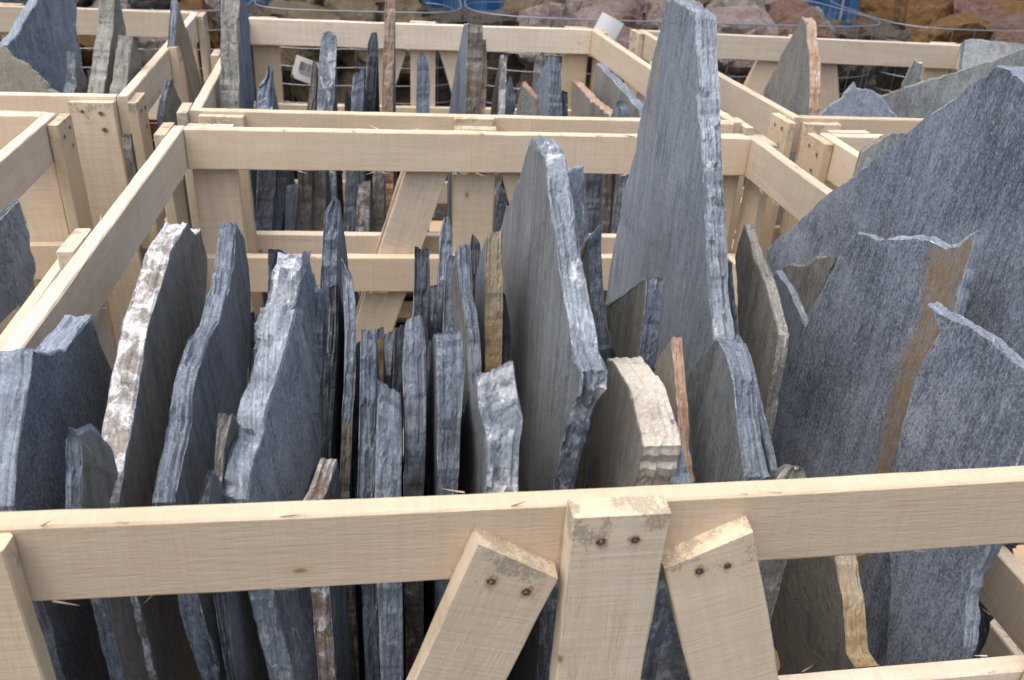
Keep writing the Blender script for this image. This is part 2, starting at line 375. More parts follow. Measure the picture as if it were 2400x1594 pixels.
def board(crate, name, P, xdir, ydir, L, W, TH, mat, seed, nails=(), **kw):
    """P = corner with local (0,0,0); xdir length, ydir thickness, z = x cross y (width)"""
    x = xdir.normalized(); y = ydir.normalized(); z = x.cross(y).normalized(); y = z.cross(x)
    me = plank_mesh(L, W, TH, seed, **kw); me.materials.append(mat)
    o = link(name, me, crate)
    M = Matrix(((x.x, y.x, z.x, P.x), (x.y, y.y, z.y, P.y), (x.z, y.z, z.z, P.z), (0, 0, 0, 1)))
    o.matrix_basis = Matrix.Translation(-crate.location) @ M
    nr = random.Random(seed+7)
    for (nx, nz, side) in nails:
        k = link('nail', nail_mesh(nr), o)
        k.location = (nx+nr.uniform(-.008, .008), TH+.0012, nz+nr.uniform(-.007, .007)); k.rotation_euler = (-math.pi/2, nr.uniform(0, 6.28), 0)
        sc = nr.uniform(.8, 1.15); k.scale = (sc, sc, 1)
    return o

def crate(label, FL, FR, BR, BL, seed, posts_mould=True, sag_front=0., splint=6):
    rnd = random.Random(seed)
    cs = [Vector((p[0], p[1], TOP)) for p in (FL, FR, BR, BL)]
    ctr = sum(cs, Vector())/4; root = empty('wooden_crate', (ctr.x, ctr.y, 0)); tag(root, label, 'crate', 'slatted wooden crates of slate')
    up = Vector((0, 0, 1)); TP = .024
    for s in range(4):
        A, Bp = cs[s], cs[(s+1) % 4]
        d = (Bp-A).normalized(); L = (Bp-A).length; out = d.cross(up)          # outward
        long = s in (0, 2)
        ext = 0 if long else T+.001
        for r in range(3):
            z = TOP - r*GAP - H + (rnd.uniform(-.003, .003) if r else 0)
            a = Vector((A.x, A.y, z)) - d*ext
            P = a + d*.0012 if long else a
            rail(root, P, d, out, z, L+2*ext-(.0024 if long else 0), rnd, seed*100+s*10+r, sag_front if (s == 0 and r == 0) else rnd.uniform(0, .0015), splint)
        # corner posts outside the rails
        zb = .015; hp = TOP - zb
        o0 = out*(T+.0015)
        wp = rnd.uniform(.098, .112)
        e = -.001 if long else T + TP
        for end in (0, 1):
            base = (A - d*(e-.0005)) if end == 0 else (Bp + d*(e-.0005) - d*wp)
            top = hp + rnd.uniform(-.012, .002)
            post(root, 'corner_post', base + o0, d, out, zb, top, wp, TP, rnd, seed*100+50+s*2+end, [(top-.028, wp*.28), (top-.026, wp*.75), (top-.07, wp*.68)])
        # centre post with a pair of braces
        m = (A+Bp)/2 + d*rnd.uniform(-.004, .004)
        post(root, 'centre_post', m - d*.05 + o0, d, out, zb, hp+.002, .1, .03 if long else TP, rnd, seed*100+60+s, [(hp-.034, .033), (hp-.034, .066)])
        if long:
            for sg in (-1, 1):
                tx = .100; bx = .335; zt = TOP-.055; z0 = .045
                c1 = m + d*sg*tx; c1 = Vector((c1.x, c1.y, zt)); c0 = m + d*sg*bx; c0 = Vector((c0.x, c0.y, z0))
                ax = (c1-c0).normalized(); Lb = (c1-c0).length
                z = ax.cross(out).normalized()
                P = c0 - z*.05 + o0
                board(root, 'brace', P, ax, out, Lb, .100, .026, WP, seed*100+70+s*2+(sg > 0), nails=[(Lb-.030, .03, 1), (Lb-.034, .066, 1)], skew=(0, sg*.02*rnd.uniform(.4, 1.4)), splint=3, wav=.0014)
    # floor boards
    for k in range(7):
        f = (k+.5)/7
        a = cs[0].lerp(cs[3], f); b = cs[1].lerp(cs[2], f); d = (b-a).normalized()
        board(root, 'floor_board', Vector((a.x, a.y, .03)) + d*.004, d, Vector((0, 0, 1)), (b-a).length-.008, .12, .02, WM[2], seed*100+90+k, wav=.0006)
    return root
def rail(root, P, d, out, z, L, rnd, seed, sag, splint):
    # local y runs inwards->outwards = out ; local z = d x out must point up, so run the length backwards
    P2 = Vector((P.x, P.y, z)) + d*L
    return board(root, 'rail', P2 , -d, out, L, H, T, rnd.choice(WM[:2]), seed, sag=sag, splint=splint)
def post(root, name, base, d, out, zb, h, wd, th, rnd, seed, nails):
    # length up (local x), thickness outward (local y), width = up x out
    up = Vector((0, 0, 1)); z = up.cross(out)              # width direction
    P = Vector((base.x, base.y, zb))
    if z.dot(d) < 0: P = P + d*wd
    return board(root, name, P, up, out, h, wd, th, WP, seed, nails=[(a, b, 1) for a, b in nails], wav=.0012, splint=2)

CR = {}
CR['c'] = crate('near slatted crate in the middle, its top rail crossing the whole foreground', (0, 0), (1.362, 0), (1.345, 1.295), (.004, 1.322), 1, sag_front=.006, splint=34)
CR['l'] = crate('crate cut off at the left edge beside the near middle crate', (-1.66, .09), (-.30, .08), (-.328, 1.415), (-1.69, 1.43), 2)
CR['r'] = crate('crate at the right mostly hidden behind the big leaning blue slab', (1.583, 0), (2.945, -.02), (2.94, 1.30), (1.578, 1.325), 3)
CR['c2'] = crate('crate in the middle of the back row with rusty and blue slabs', (.012, 1.512), (1.350, 1.468), (1.278, 2.82), (-.048, 2.85), 4)
CR['l2'] = crate('back row crate at the far left with a big blue slab', (-1.56, 1.65), (-.212, 1.637), (-.272, 2.94), (-1.62, 2.99), 5)
CR['r2'] = crate('back row crate at the far right in front of the pink rocks', (1.572, 1.53), (2.93, 1.48), (2.80, 2.70), (1.505, 2.83), 6)

# ------------------------------------------------------------------ slate slabs
FLOOR = .052
_slab_id = [0]
def build_slab(label, ctrl, N, face, edge, step, lam, rough, group=None, face2=None):
    """ctrl: list over layers (across the thickness) of equally long closed outlines; N: thickness direction"""
    _slab_id[0] += 1; sid = _slab_id[0]; rnd = random.Random(sid*17)
    nl0 = len(ctrl); nl1 = nl0 + 3
    ctrl = [[a.lerp(b, l*(nl0-1)/(nl1-1) - min(nl0-2, int(l*(nl0-1)/(nl1-1)))) for a, b in zip(ctrl[min(nl0-2, int(l*(nl0-1)/(nl1-1)))], ctrl[min(nl0-2, int(l*(nl0-1)/(nl1-1)))+1])] for l in range(nl1)]
    ctrl.insert(1, [a.lerp(b, .30) for a, b in zip(ctrl[0], ctrl[1])]); ctrl.insert(-1, [a.lerp(b, .70) for a, b in zip(ctrl[-2], ctrl[-1])])
    nl = len(ctrl); m = len(ctrl[0]); pts = [[] for _ in range(nl)]
    for i in range(m):
        j = (i+1) % m
        seg = (ctrl[0][j]-ctrl[0][i]).length
        zt = max(ctrl[0][i].z, ctrl[0][j].z)
        st = step if zt > TOP-.42 else step*4
        k = max(1, min(110, int(seg/st)))
        for q in range(k):
            for l in range(nl): pts[l].append(ctrl[l][i].lerp(ctrl[l][j], q/k))
    M = len(pts[0]); N = N.normalized(); off = rnd.random()*100
    mid = pts[nl//2]; cen = sum(mid, Vector())/M
    nor = []
    area = Vector()
    for i in range(M): area += (mid[i]-cen).cross(mid[(i+1) % M]-cen)
    sgn = 1 if area.dot(N) > 0 else -1
    for i in range(M):
        t = mid[(i+1) % M]-mid[i-1]; q = t.cross(N)*sgn
        nor.append(q.normalized() if q.length > 1e-9 else Vector((0, 0, 1)))
    base = Vector((cen.x, cen.y, min(p.z for p in mid)))
    vs = []; fs = []; mi = []
    arc = [0]
    for i in range(1, M): arc.append(arc[-1]+(mid[i]-mid[i-1]).length)
    step_l = [rnd.uniform(-1, 1) for _ in range(nl)]
    for l in range(nl):
        endl = l in (0, nl-1)
        for i in range(M):
            s = arc[i]
            n1 = noise.noise(Vector((s*16, off, 0)))*rough*1.0 + noise.noise(Vector((s*55, off, 5)))*rough*.7 + noise.noise(Vector((s*140, off, 9)))*rough*.35
            n2 = noise.noise(Vector((s*9, off+l*7.3, 20)))*lam + noise.noise(Vector((s*34, off+l*5.1, 30)))*lam*.35 + noise.noise(Vector((s*110, off+l*3.3, 40)))*lam*.15
            n1 -= max(0, noise.noise(Vector((s*19, off, 90)))-.22)*rough*7 + (max(0, noise.noise(Vector((s*47, off, 95)))-.18)*rough*3.5)
            # flakes broken away: stepped loss per lamina
            fk = noise.noise(Vector((s*7, off+l*2.1, 50)))
            n3 = -lam*1.4 if fk > .28 else 0
            jw = s + .012*noise.noise(Vector((s*40, off+l*.8, 77)))
            n3 += (noise.cell(Vector((jw*26, off+l*11.0, .5)))-.5)*lam*1.1 + (noise.cell(Vector((jw*17, off+(l//2)*7.0, 3.5)))-.5)*lam*2.2 + (noise.cell(Vector((s*150, off+l*13.0, 6.5)))-.5)*lam*.25
            d = n1+n2+n3 + step_l[l]*lam*.5
            if endl: d -= .0011 + lam*.6*(1+noise.noise(Vector((s*25, off+l, 60)))) + max(0, noise.noise(Vector((s*13, off+l*2, 80)))-.25)*.009
            tn = noise.noise(Vector((s*20, off+l*4.7, 70)))*.0007
            p = pts[l][i] + nor[i]*d + N*tn
            if p.z < FLOOR: p.z = FLOOR
            vs.append(p-base)
    for l in range(nl-1):
        for i in range(M):
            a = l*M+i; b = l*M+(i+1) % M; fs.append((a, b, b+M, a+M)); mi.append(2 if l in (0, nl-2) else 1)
    fs.append(tuple(range(M))); mi.append(0); fs.append(tuple(reversed(range((nl-1)*M, nl*M)))); mi.append(0)
    me = bpy.data.meshes.new('slate_slab'); me.from_pydata(vs, [], fs)
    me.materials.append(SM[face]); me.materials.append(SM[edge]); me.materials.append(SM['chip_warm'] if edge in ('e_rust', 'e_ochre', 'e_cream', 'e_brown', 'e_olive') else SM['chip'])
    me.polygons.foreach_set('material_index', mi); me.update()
    bm = bmesh.new(); bm.from_mesh(me); bmesh.ops.recalc_face_normals(bm, faces=bm.faces); bm.to_mesh(me); bm.free()
    o = link('slate_slab', me); o.location = base
    tag(o, label, 'slate slab', group or 'slate slabs standing in the crates', 'thing')
    return o

def down(p, n, zf=FLOOR):
    g = Vector((0, 0, -1)); g = g - n*g.dot(n); g.normalize()
    return p + g*((p.z-zf)/max(.2, -g.z))

def F(label, view, poly, Y, yaw=0., lean=0., th=.03, side=1, face='blue', edge='e_light', nl=7, anchor=0, step=.0065, lam=.0010, rough=.0020, close=True, taper=0., n=None, extra_bottom=None, group=None):
    """slab seen on a broad face: outline sighted on its plane; side=+1 -> the seen face looks to +X, the slab lies behind it towards -X"""
    if n is None: n = Vector((math.cos(yaw), math.sin(yaw), lean))
    n = Vector(n).normalized()
    a = poly[anchor]; P = at_y(view, a[0], a[1], Y)
    out = [at_plane(view, x, y, P, n) for x, y in poly]
    if close: out = [down(out[0], n)] + out + [down(out[-1], n)]
    vn = n if n.dot(CAM-P) > 0 else -n            # towards the viewer
    ctrl = []
    for l in range(nl):
        s = l/(nl-1); ctrl.append([p - vn*th*s for p in out])
    return build_slab(label, ctrl, vn, face, edge, step, lam, rough, group)

def E(label, view, left, right, Y, k=.25, yaw=0., back=((.02, -.015), (.16, -.16), (.30, -.42)), face='dark', edge='e_mid', nl=6, step=.0065, lam=.0009, rough=.0016, zb=None, group=None):
    """slab seen on its narrow front edge: the edge's left and right outline sighted on a plane that leans back by k; it runs back into the crate"""
    n = Vector((0, -1, k)).normalized()
    Pm = at_y(view, (left[0][0]+right[0][0])/2, (left[0][1]+right[0][1])/2, Y)
    def res(pl, m):
        q = [at_plane(view, x, y, Pm, n) for x, y in pl]
        ln = [0]
        for i in range(1, len(q)): ln.append(ln[-1]+(q[i]-q[i-1]).length)
        r = []
        for j in range(m):
            t = ln[-1]*j/(m-1); i = 0
            while i < len(q)-2 and ln[i+1] < t: i += 1
            d = ln[i+1]-ln[i]; r.append(q[i].lerp(q[i+1], (t-ln[i])/d if d > 1e-9 else 0))
        return r
    m = max(6, 2*max(len(left), len(right)))
    L, R = res(left, m), res(right, m)
    d = Vector((math.sin(yaw), math.cos(yaw), 0)); up = Vector((0, 0, 1))
    ctrl = []
    for l in range(nl):
        s = l/(nl-1)
        fr = [L[j].lerp(R[j], s) for j in range(m)]
        o = [Vector((fr[0].x, fr[0].y, FLOOR))] + fr
        t = fr[-1]
        for (dy, dz) in back:
            o.append(Vector((t.x, t.y, max(FLOOR+.02, t.z+dz))) + d*dy)
        o.append(Vector((o[-1].x, o[-1].y, FLOOR)) + d*.02)
        ctrl.append(o)
    N = (R[m//2]-L[m//2]); N.z = 0; N = d.cross(up) if N.length < 1e-6 else d.cross(up)
    return build_slab(label, ctrl, N, face, edge, step, lam, rough, group)

# ---- near crate, left part: slabs showing their right faces
F('thick blue-black slab with a scooped top in the near left corner', 4, [(65, 1540), (90, 1270), (130, 1020), (145, 900), (170, 715), (250, 722), (350, 690), (430, 600), (485, 527), (530, 680), (600, 830), (640, 1200), (660, 1540)], .06, th=.034, face='blackspeck', edge='e_light', lam=.0009)
E('small pale wedge of slate standing before the scooped blue-black slab', 4, [(340, 1545), (342, 1180), (360, 1122)], [(425, 1545), (432, 1240), (385, 1130)], .05, k=.1, back=((.01, -.01), (.05, -.03), (.09, -.09)), face='olive', edge='e_mid')
F('tall slab with a white and brown mottled edge by the left rail', 4, [(615, 1520), (690, 1080), (720, 900), (770, 620), (840, 370), (895, 190), (985, 45), (1025, 95), (1055, 70), (1090, 230), (1085, 400), (1075, 560), (1040, 760), (1010, 900), (970, 1200), (930, 1520)], .11, th=.033, face='olive', edge='e_speck', nl=8)
F('blue slab with a wavy brown-banded edge right of the mottled one', 4, [(915, 1515), (960, 1260), (1000, 1080), (1010, 950), (1040, 800), (1090, 660), (1150, 560), (1170, 470), (1220, 260), (1240, 45), (1285, 130), (1310, 290), (1315, 420), (1322, 560), (1310, 800), (1290, 1000), (1250, 1200), (1200, 1515)], .10, yaw=-.05, lean=.06, th=.026, face='dark', edge='e_mid', nl=8, lam=.0015)
E('short ochre-grey slab tucked between the wavy and the pale slabs', 4, [(1108, 1530), (1130, 1200), (1145, 1040)], [(1160, 1530), (1178, 1220), (1222, 1052)], .11, k=.3, back=((.02, -.02), (.08, -.09), (.14, -.2)), face='olive', edge='e_olive')
E('low dark chip of slate at the foot of the pale blue slab', 4, [(1040, 1530), (1075, 1400), (1098, 1340)], [(1095, 1530), (1108, 1420), (1112, 1345)], .07, k=.2, back=((.01, -.01), (.04, -.05)), face='dark', edge='e_dark')
F('broad pale blue slab with a white veined slanting edge', 4, [(1290, 1505), (1310, 1380), (1350, 1200), (1380, 1010), (1440, 880), (1490, 700), (1505, 640), (1550, 490), (1600, 520), (1615, 650), (1650, 780), (1695, 870), (1690, 1280), (1640, 1380), (1610, 1490)], .10, yaw=-.42, lean=.12, th=.036, face='bluelit', edge='e_silver', nl=8, lam=.0015)
F('slab with a broken white crumbling top behind the pale blue slab', 4, [(1470, 900), (1470, 640), (1500, 530), (1540, 400), (1560, 290), (1600, 205), (1640, 195), (1675, 310), (1705, 420), (1712, 700), (1712, 900)], .42, yaw=-.45, lean=.1, th=.05, face='bluelit', edge='e_white', nl=8, lam=.0042, rough=.005)
E('small square-topped grey slab behind the crumbling white top', 4, [(1402, 420), (1404, 180)], [(1490, 420), (1500, 205), (1462, 178)], .85, k=.1, face='olive', edge='e_dark')
E('thin dark splinter of slate behind the wavy brown-banded slab', 4, [(1300, 900), (1305, 620), (1315, 520)], [(1365, 900), (1360, 620), (1330, 505)], .62, k=.2, face='dark', edge='e_dark')
E('low rust-striped stub of slate next to the front rail', 5, [(20, 1520), (60, 1440), (105, 1300)], [(120, 1520), (150, 1450), (187, 1300)], .10, k=.5, back=((.01, -.01), (.03, -.06)), face='dark', edge='e_stripe')

# ---- near crate, middle: slabs seen edge on
E('tall thin pale blue slab with a slanting tip', 5, [(95, 700), (105, 420), (115, 250), (125, 90), (160, 40)], [(180, 700), (182, 430), (190, 300), (203, 60), (200, 28)], .55, k=.15, face='dark', edge='e_mid')
E('flat-topped dark slab with white specks on its edge', 5, [(110, 1500), (115, 1290), (125, 900), (150, 640), (147, 440)], [(150, 1500), (157, 1290), (182, 860), (192, 700), (197, 440)], .24, k=.3, face='dark', edge='e_dark', lam=.0015)
E('leaf-shaped pale slab with a brown foot', 5, [(200, 1500), (208, 1100), (222, 1000), (225, 700), (218, 480), (206, 325)], [(250, 1500), (268, 1030), (280, 900), (282, 560), (260, 410), (212, 315)], .20, k=.35, face='dark', edge='e_foot')
E('evenly thick blue slab with a chipped flat top', 5, [(285, 1500), (290, 1390), (300, 1000), (304, 662)], [(368, 1500), (372, 1400), (382, 900), (380, 668)], .14, k=.3, face='blackspeck', edge='e_mid', lam=.0014)
E('narrow ochre slab behind the evenly thick blue one', 5, [(383, 1000), (384, 720)], [(414, 1000), (417, 715)], .34, k=.2, face='dark', edge='e_ochre', nl=4)
E('dark slab with a sloping blue tip behind the narrow ochre one', 5, [(378, 900), (380, 690), (384, 665)], [(420, 900), (420, 700), (416, 655)], .50, k=.2, face='blue', edge='e_dark', nl=4)
E('dark jagged slab in the middle with grey specks', 5, [(445, 1100), (458, 950), (470, 800), (466, 665)], [(500, 1100), (502, 970), (516, 800), (518, 640)], .32, k=.3, face='blue', edge='e_dark')
E('pale blue shoulder of slate beside the dark jagged slab', 5, [(418, 900), (420, 690)], [(455, 900), (462, 672)], .46, k=.3, face='blue', edge='e_light', nl=4)
E('front pale slab with a sloping shoulder close to the rail', 5, [(370, 1520), (372, 1480), (380, 1200), (385, 1000), (385, 910)], [(500, 1520), (503, 1475), (506, 1300), (503, 1080), (500, 985)], .06, k=.15, face='dark', edge='e_light', nl=8)
E('slab with a blue upper edge and brown lower edge in the middle', 5, [(512, 1500), (516, 1475), (522, 1100), (506, 900), (518, 700), (524, 620)], [(612, 1500), (616, 1470), (626, 1130), (626, 800), (612, 650), (604, 595)], .14, k=.35, face='dark', edge='e_foot', nl=8)
E('upright twin-layered slab standing above the brown-footed one', 5, [(545, 700), (562, 590), (566, 400), (566, 266)], [(630, 700), (636, 590), (640, 400), (640, 270)], .46, k=.15, face='bluelit', edge='e_dark', yaw=.06)
E('low bluish slab between the twin-layered and the round-tipped slabs', 5, [(636, 700), (640, 540), (642, 455)], [(676, 700), (680, 540), (680, 448)], .66, k=.2, face='dark', edge='e_light', nl=4)
E('round-tipped pale slab standing highest in the middle', 5, [(676, 800), (680, 650), (686, 400), (694, 170), (712, 122)], [(745, 800), (748, 600), (755, 300), (753, 165), (735, 120)], .62, k=.15, face='bluelit', edge='e_light')
E('slab with an orange tip before the round-tipped one', 5, [(700, 760), (708, 640), (716, 450), (724, 320), (735, 292)], [(786, 760), (790, 640), (788, 480), (776, 330), (770, 300)], .42, k=.25, face='bluelit', edge='e_mid')
E('wide pale crystalline slab in the front middle row', 5, [(676, 1510), (680, 1300), (682, 1100), (676, 900), (668, 675)], [(776, 1510), (790, 1300), (802, 1010), (816, 850), (792, 655)], .12, k=.3, face='dark', edge='e_mid', nl=8)
E('S-bent slab with a brown lower edge', 5, [(836, 1500), (838, 1150), (834, 900), (820, 640), (788, 480), (774, 262)], [(880, 1500), (884, 1150), (900, 870), (882, 620), (842, 480), (830, 246)], .24, k=.35, face='olive', edge='e_foot')
E('thin black pointed slab left of the ochre one', 5, [(846, 600), (852, 450), (838, 250), (848, 200)], [(905, 600), (882, 450), (900, 270), (858, 203)], .52, k=.2, face='dark', edge='e_dark', nl=5)
E('ochre-yellow edged slab in the middle', 5, [(912, 1000), (912, 850), (910, 600), (913, 400), (916, 205)], [(990, 1000), (1000, 780), (1003, 600), (1001, 400), (1000, 188)], .36, k=.25, face='dark', edge='e_ochre', nl=7)
E('dark rough slab just right of the ochre one', 5, [(995, 1000), (1003, 800), (1003, 600), (1000, 470)], [(1046, 1000), (1048, 800), (1040, 660), (1012, 490)], .42, k=.25, face='dark', edge='e_dark', nl=5)
E('front slab with a white quartz vein at its foot', 5, [(912, 1500), (918, 1400), (925, 1280), (918, 1200), (880, 1060), (866, 900)], [(1078, 1500), (1082, 1400), (1086, 1250), (1106, 1090), (1085, 1085), (1052, 810)], .07, k=.28, face='brownface', edge='e_vein', nl=9, lam=.0015)
E('dark sliver between the leaf-shaped and the evenly thick slabs', 5, [(254, 1500), (262, 1100), (270, 760)], [(290, 1500), (296, 1100), (300, 722)], .30, k=.3, face='dark', edge='e_dark', nl=4)
E('dark sliver just left of the wide pale crystalline slab', 5, [(630, 1500), (634, 1000), (640, 722)], [(662, 1500), (667, 1000), (664, 690)], .27, k=.3, face='blue', edge='e_dark', nl=4)
E('brown-grey sliver between the wide crystalline and the S-bent slabs', 5, [(796, 1500), (806, 1100), (812, 770)], [(832, 1500), (832, 1100), (826, 705)], .36, k=.3, face='dark', edge='e_brown', nl=4)
E('grey slab squeezed between the crumbling top and the tall thin slab', 5, [(58, 1300), (66, 900), (78, 560), (90, 500)], [(114, 1300), (116, 900), (118, 620), (104, 500)], .48, k=.2, face='blue', edge='e_mid', nl=5)
E('slim blue slab leaning on the ochre-yellow edged one', 5, [(878, 1000), (884, 600), (892, 300)], [(908, 1000), (910, 600), (910, 262)], .47, k=.2, face='blue', edge='e_mid', nl=4)
E('stubby dark slab between the pale wedge and the mottled slab', 4, [(452, 1540), (468, 1300), (466, 1172)], [(500, 1540), (520, 1300), (514, 1228)], .15, k=.2, back=((.02, -.02), (.09, -.1)), face='dark', edge='e_dark', nl=5)
F('big grey fin with a white knobbly edge in the centre', 5, [(1250, 1440), (1300, 1200), (1345, 1060), (1385, 985), (1392, 870), (1345, 760), (1310, 550), (1270, 300), (1245, 100), (1215, -80), (1205, -160), (1190, -225), (1160, -275), (1140, -280), (1120, -210), (1080, -90), (1050, 0), (1020, 60), (985, 190), (1000, 500), (1000, 900), (1000, 1440)], .15, yaw=-.0, th=.029, face='brownface', edge='e_vein', nl=8, lam=.0020, rough=.003)

# ---- near crate, right part: slabs showing their left faces
F('light blue slab with a forked tip behind the big grey fin', 2, [(1765, 1560), (1770, 1390), (1750, 1200), (1745, 1018), (1690, 1022), (1660, 1040), (1612, 1058), (1600, 1200), (1600, 1560)], .72, n=(.35, 1, 0), th=.02, face='bluelit', edge='e_light')
E('split grey slab with a hooked tip left of the tallest slab', 6, [(215, 900), (200, 830), (182, 560), (172, 330), (165, 215)], [(330, 900), (305, 800), (250, 620), (240, 400), (234, 150)], .50, k=.1, face='olive', edge='e_mid', yaw=-.1)
F('tallest slab of all, a grey spire with pale layered edge', 6, [(795, 800), (790, 700), (765, 560), (755, 300), (735, 0), (718, -350), (706, -600), (694, -900), (600, -960), (545, -962), (525, -850), (500, -740), (455, -560), (400, -250), (335, 0), (290, 250), (260, 430), (245, 540), (250, 800)], .38, th=.032, face='spire', edge='e_silver', nl=10, lam=.0022, anchor=1)
E('thin blue layer pressed behind the tall spire', 6, [(880, 800), (866, 640), (852, 330)], [(925, 800), (908, 700), (884, 500), (876, 332)], .47, k=.1, face='blue', edge='e_mid', nl=5)
F('short dark slab with a brown top in front of the spire', 6, [(410, 840), (425, 700), (440, 560), (452, 408), (350, 478), (300, 515), (250, 552), (255, 640), (300, 840)], .36, th=.028, face='olive', edge='e_mid', nl=6)
F('thin rust-edged blade of slate before the spire', 6, [(640, 1420), (616, 1270), (602, 1000), (588, 850), (574, 708), (530, 775), (485, 855), (500, 1100), (520, 1420)], .13, th=.014, face='tan', edge='e_rust', nl=5)
E('small bluish shard at the foot of the rust-edged blade', 6, [(570, 1430), (574, 1250), (572, 1110)], [(685, 1430), (668, 1380), (620, 1210), (585, 1115)], .07, k=.4, back=((.01, -.01), (.04, -.05)), face='bluelit', edge='e_light')
F('rounded block with a thick cream quartz edge behind the front post', 6, [(395, 1425), (420, 1340), (438, 1250), (425, 1170), (395, 1060), (355, 940), (290, 840), (255, 812), (222, 830), (185, 1050), (165, 1425)], .08, th=.046, face='tan', edge='e_cream', nl=8, lam=.0009, rough=.0028)
F('brown-grey slab with a peaked top right of the cream block', 6, [(945, 1400), (920, 1280), (892, 1110), (880, 920), (842, 780), (793, 706), (740, 770), (690, 840), (640, 902), (660, 1100), (680, 1400)], .08, th=.030, face='brownface', edge='e_mid', nl=7, lam=.0015)
F('thin blue sheet leaning behind the peaked brown-grey slab', 6, [(1072, 1400), (1040, 1250), (1000, 1100), (965, 950), (930, 800), (905, 735), (840, 760), (800, 900), (800, 1400)], .12, th=.010, face='blue', edge='e_mid', nl=4)
F('dark olive slab with a pale slanting edge right of the spire', 6, [(1040, 1080), (1075, 900), (1105, 700), (1068, 560), (1032, 430), (985, 300), (927, 157), (895, 260), (882, 320), (895, 600), (910, 800), (930, 1080)], .40, th=.018, face='olive', edge='e_olive', nl=5)
F('small blue slab tip between the dark olive and the notched slabs', 6, [(1190, 900), (1232, 660), (1190, 560), (1142, 460), (1082, 376), (1058, 405), (1060, 560), (1080, 900)], .57, th=.014, face='blue', edge='e_light', nl=5)
F('olive-grey slab with a notched top before the biggest slab', 6, [(1240, 1000), (1240, 625), (1290, 530), (1360, 372), (1387, 320), (1330, 308), (1270, 312), (1240, 345), (1212, 356), (1150, 350), (1090, 382), (1100, 600), (1130, 1000)], .68, yaw=.15, th=.016, face='olive', edge='e_olive', nl=5)
F('biggest slab, blue and sharp cornered, leaning over the right rail', 0, [(1800, 900), (1795, 585), (1920, 470), (2040, 378), (2150, 287), (2260, 207), (2335, 152), (2372, 160), (2400, 186), (2520, 330), (2540, 700), (2460, 930), (2330, 1120), (2230, 1300), (2180, 1500)], .97, yaw=.02, lean=-.06, th=.040, face='crystal', edge='e_light', nl=7, anchor=1)

# ---- slab with the iron seam and the one in front of it
hs = F('large blue slab with an ochre iron seam in the near right corner', 6, [(1010, 1420), (1025, 1055), (1240, 640), (1290, 530), (1385, 320), (1440, 250), (1480, 195), (1580, 222), (1700, 214), (1820, 212), (1890, 250), (1920, 272), (1990, 225), (2070, 185), (2060, 260), (1990, 500), (1960, 640), (1960, 900), (1900, 1420), (1880, 2200)], .55, yaw=.16, lean=-.02, th=.016, face='crystal', edge='e_light', nl=4, anchor=3)
_n = Vector((math.cos(.16), math.sin(.16), -.02)).normalized(); _P = at_y(6, 1290, 530, .55)
_q = [at_plane(6, x, y, _P, _n) - hs.location for x, y in ((1880, 250), (2060, 250), (1590, 1300), (1690, 1300))]
_zt, _zb = (_q[0].z+_q[1].z)/2, (_q[2].z+_q[3].z)/2; _ct, _cb = (_q[0].y+_q[1].y)/2, (_q[2].y+_q[3].y)/2
_wt, _wb = abs(_q[0].y-_q[1].y)*.56, abs(_q[2].y-_q[3].y)*.62
_a = (_ct-_cb)/(_zt-_zb); _b = (_wt-_wb)/(_zt-_zb)
STREAK = (_a, _ct-_a*_zt, _b, _wt-_b*_zt)
hs.data.materials[0] = slate('slate_blue_iron_seam', (.042, .055, .086), (.28, .325, .41), .9, 1.3, vein=.2, dust=.6, flake=.2, extra=streak_extra)
F('blue slab with an arched pale top edge cut off at the right edge', 6, [(1620, 2300), (1650, 1500), (1690, 1150), (1760, 920), (1805, 830), (1880, 680), (1822, 546), (1890, 592), (1990, 632), (2130, 722), (2300, 862), (2400, 980), (2342, 1150), (2230, 1500), (2129, 1754), (2066, 1892), (2032, 2106), (2001, 2285)], .20, yaw=.16, lean=-.02, th=.020, face='crystal', edge='e_light', nl=6, anchor=8)
F('muddy grey slab with a yellow edge seen under the front rail at the right', 8, [(1590, 1012), (1545, 940), (1535, 800), (1520, 640), (1490, 490), (1440, 330), (1250, 300), (1140, 420), (1180, 700), (1230, 1000)], .05, th=.034, face='mud', edge='e_ochre', nl=7)
E('quartz-veined brown slab seen behind the right brace of the front', 8, [(600, 1100), (640, 850), (690, 640), (700, 420)], [(830, 1100), (825, 900), (770, 650), (750, 420)], .10, k=.1, back=((.02, -.02), (.1, -.1)), face='brownface', edge='e_vein')
E('small brown stone tip just above the front rail at the right', 6, [(1090, 1420), (1120, 1375), (1160, 1345)], [(1245, 1420), (1235, 1372), (1205, 1342)], .06, k=.3, back=((.01, -.005), (.04, -.03), (.07, -.1)), face='olive', edge='e_olive')
F('dark ragged slab behind the seamed slab, seen under the front rail', 8, [(2100, 1000), (2090, 970), (2150, 860), (2180, 700), (2280, 500), (2300, 380), (2180, 330), (2060, 420), (2000, 1000)], .17, yaw=.1, th=.03, face='dark', edge='e_dark', nl=6, lam=.004, rough=.006)

# ---- left crate
F('dark brownish slab in the crate cut off at the left edge', 1, [(-60, 2060), (180, 1803), (228, 1660), (182, 1420), (120, 1228), (60, 1278), (0, 1332), (-300, 1520), (-400, 2000)], .90, n=(.55, -.8, .1), th=.03, face='dark', edge='e_dark', nl=6, anchor=4, lam=.0006, rough=.0013)

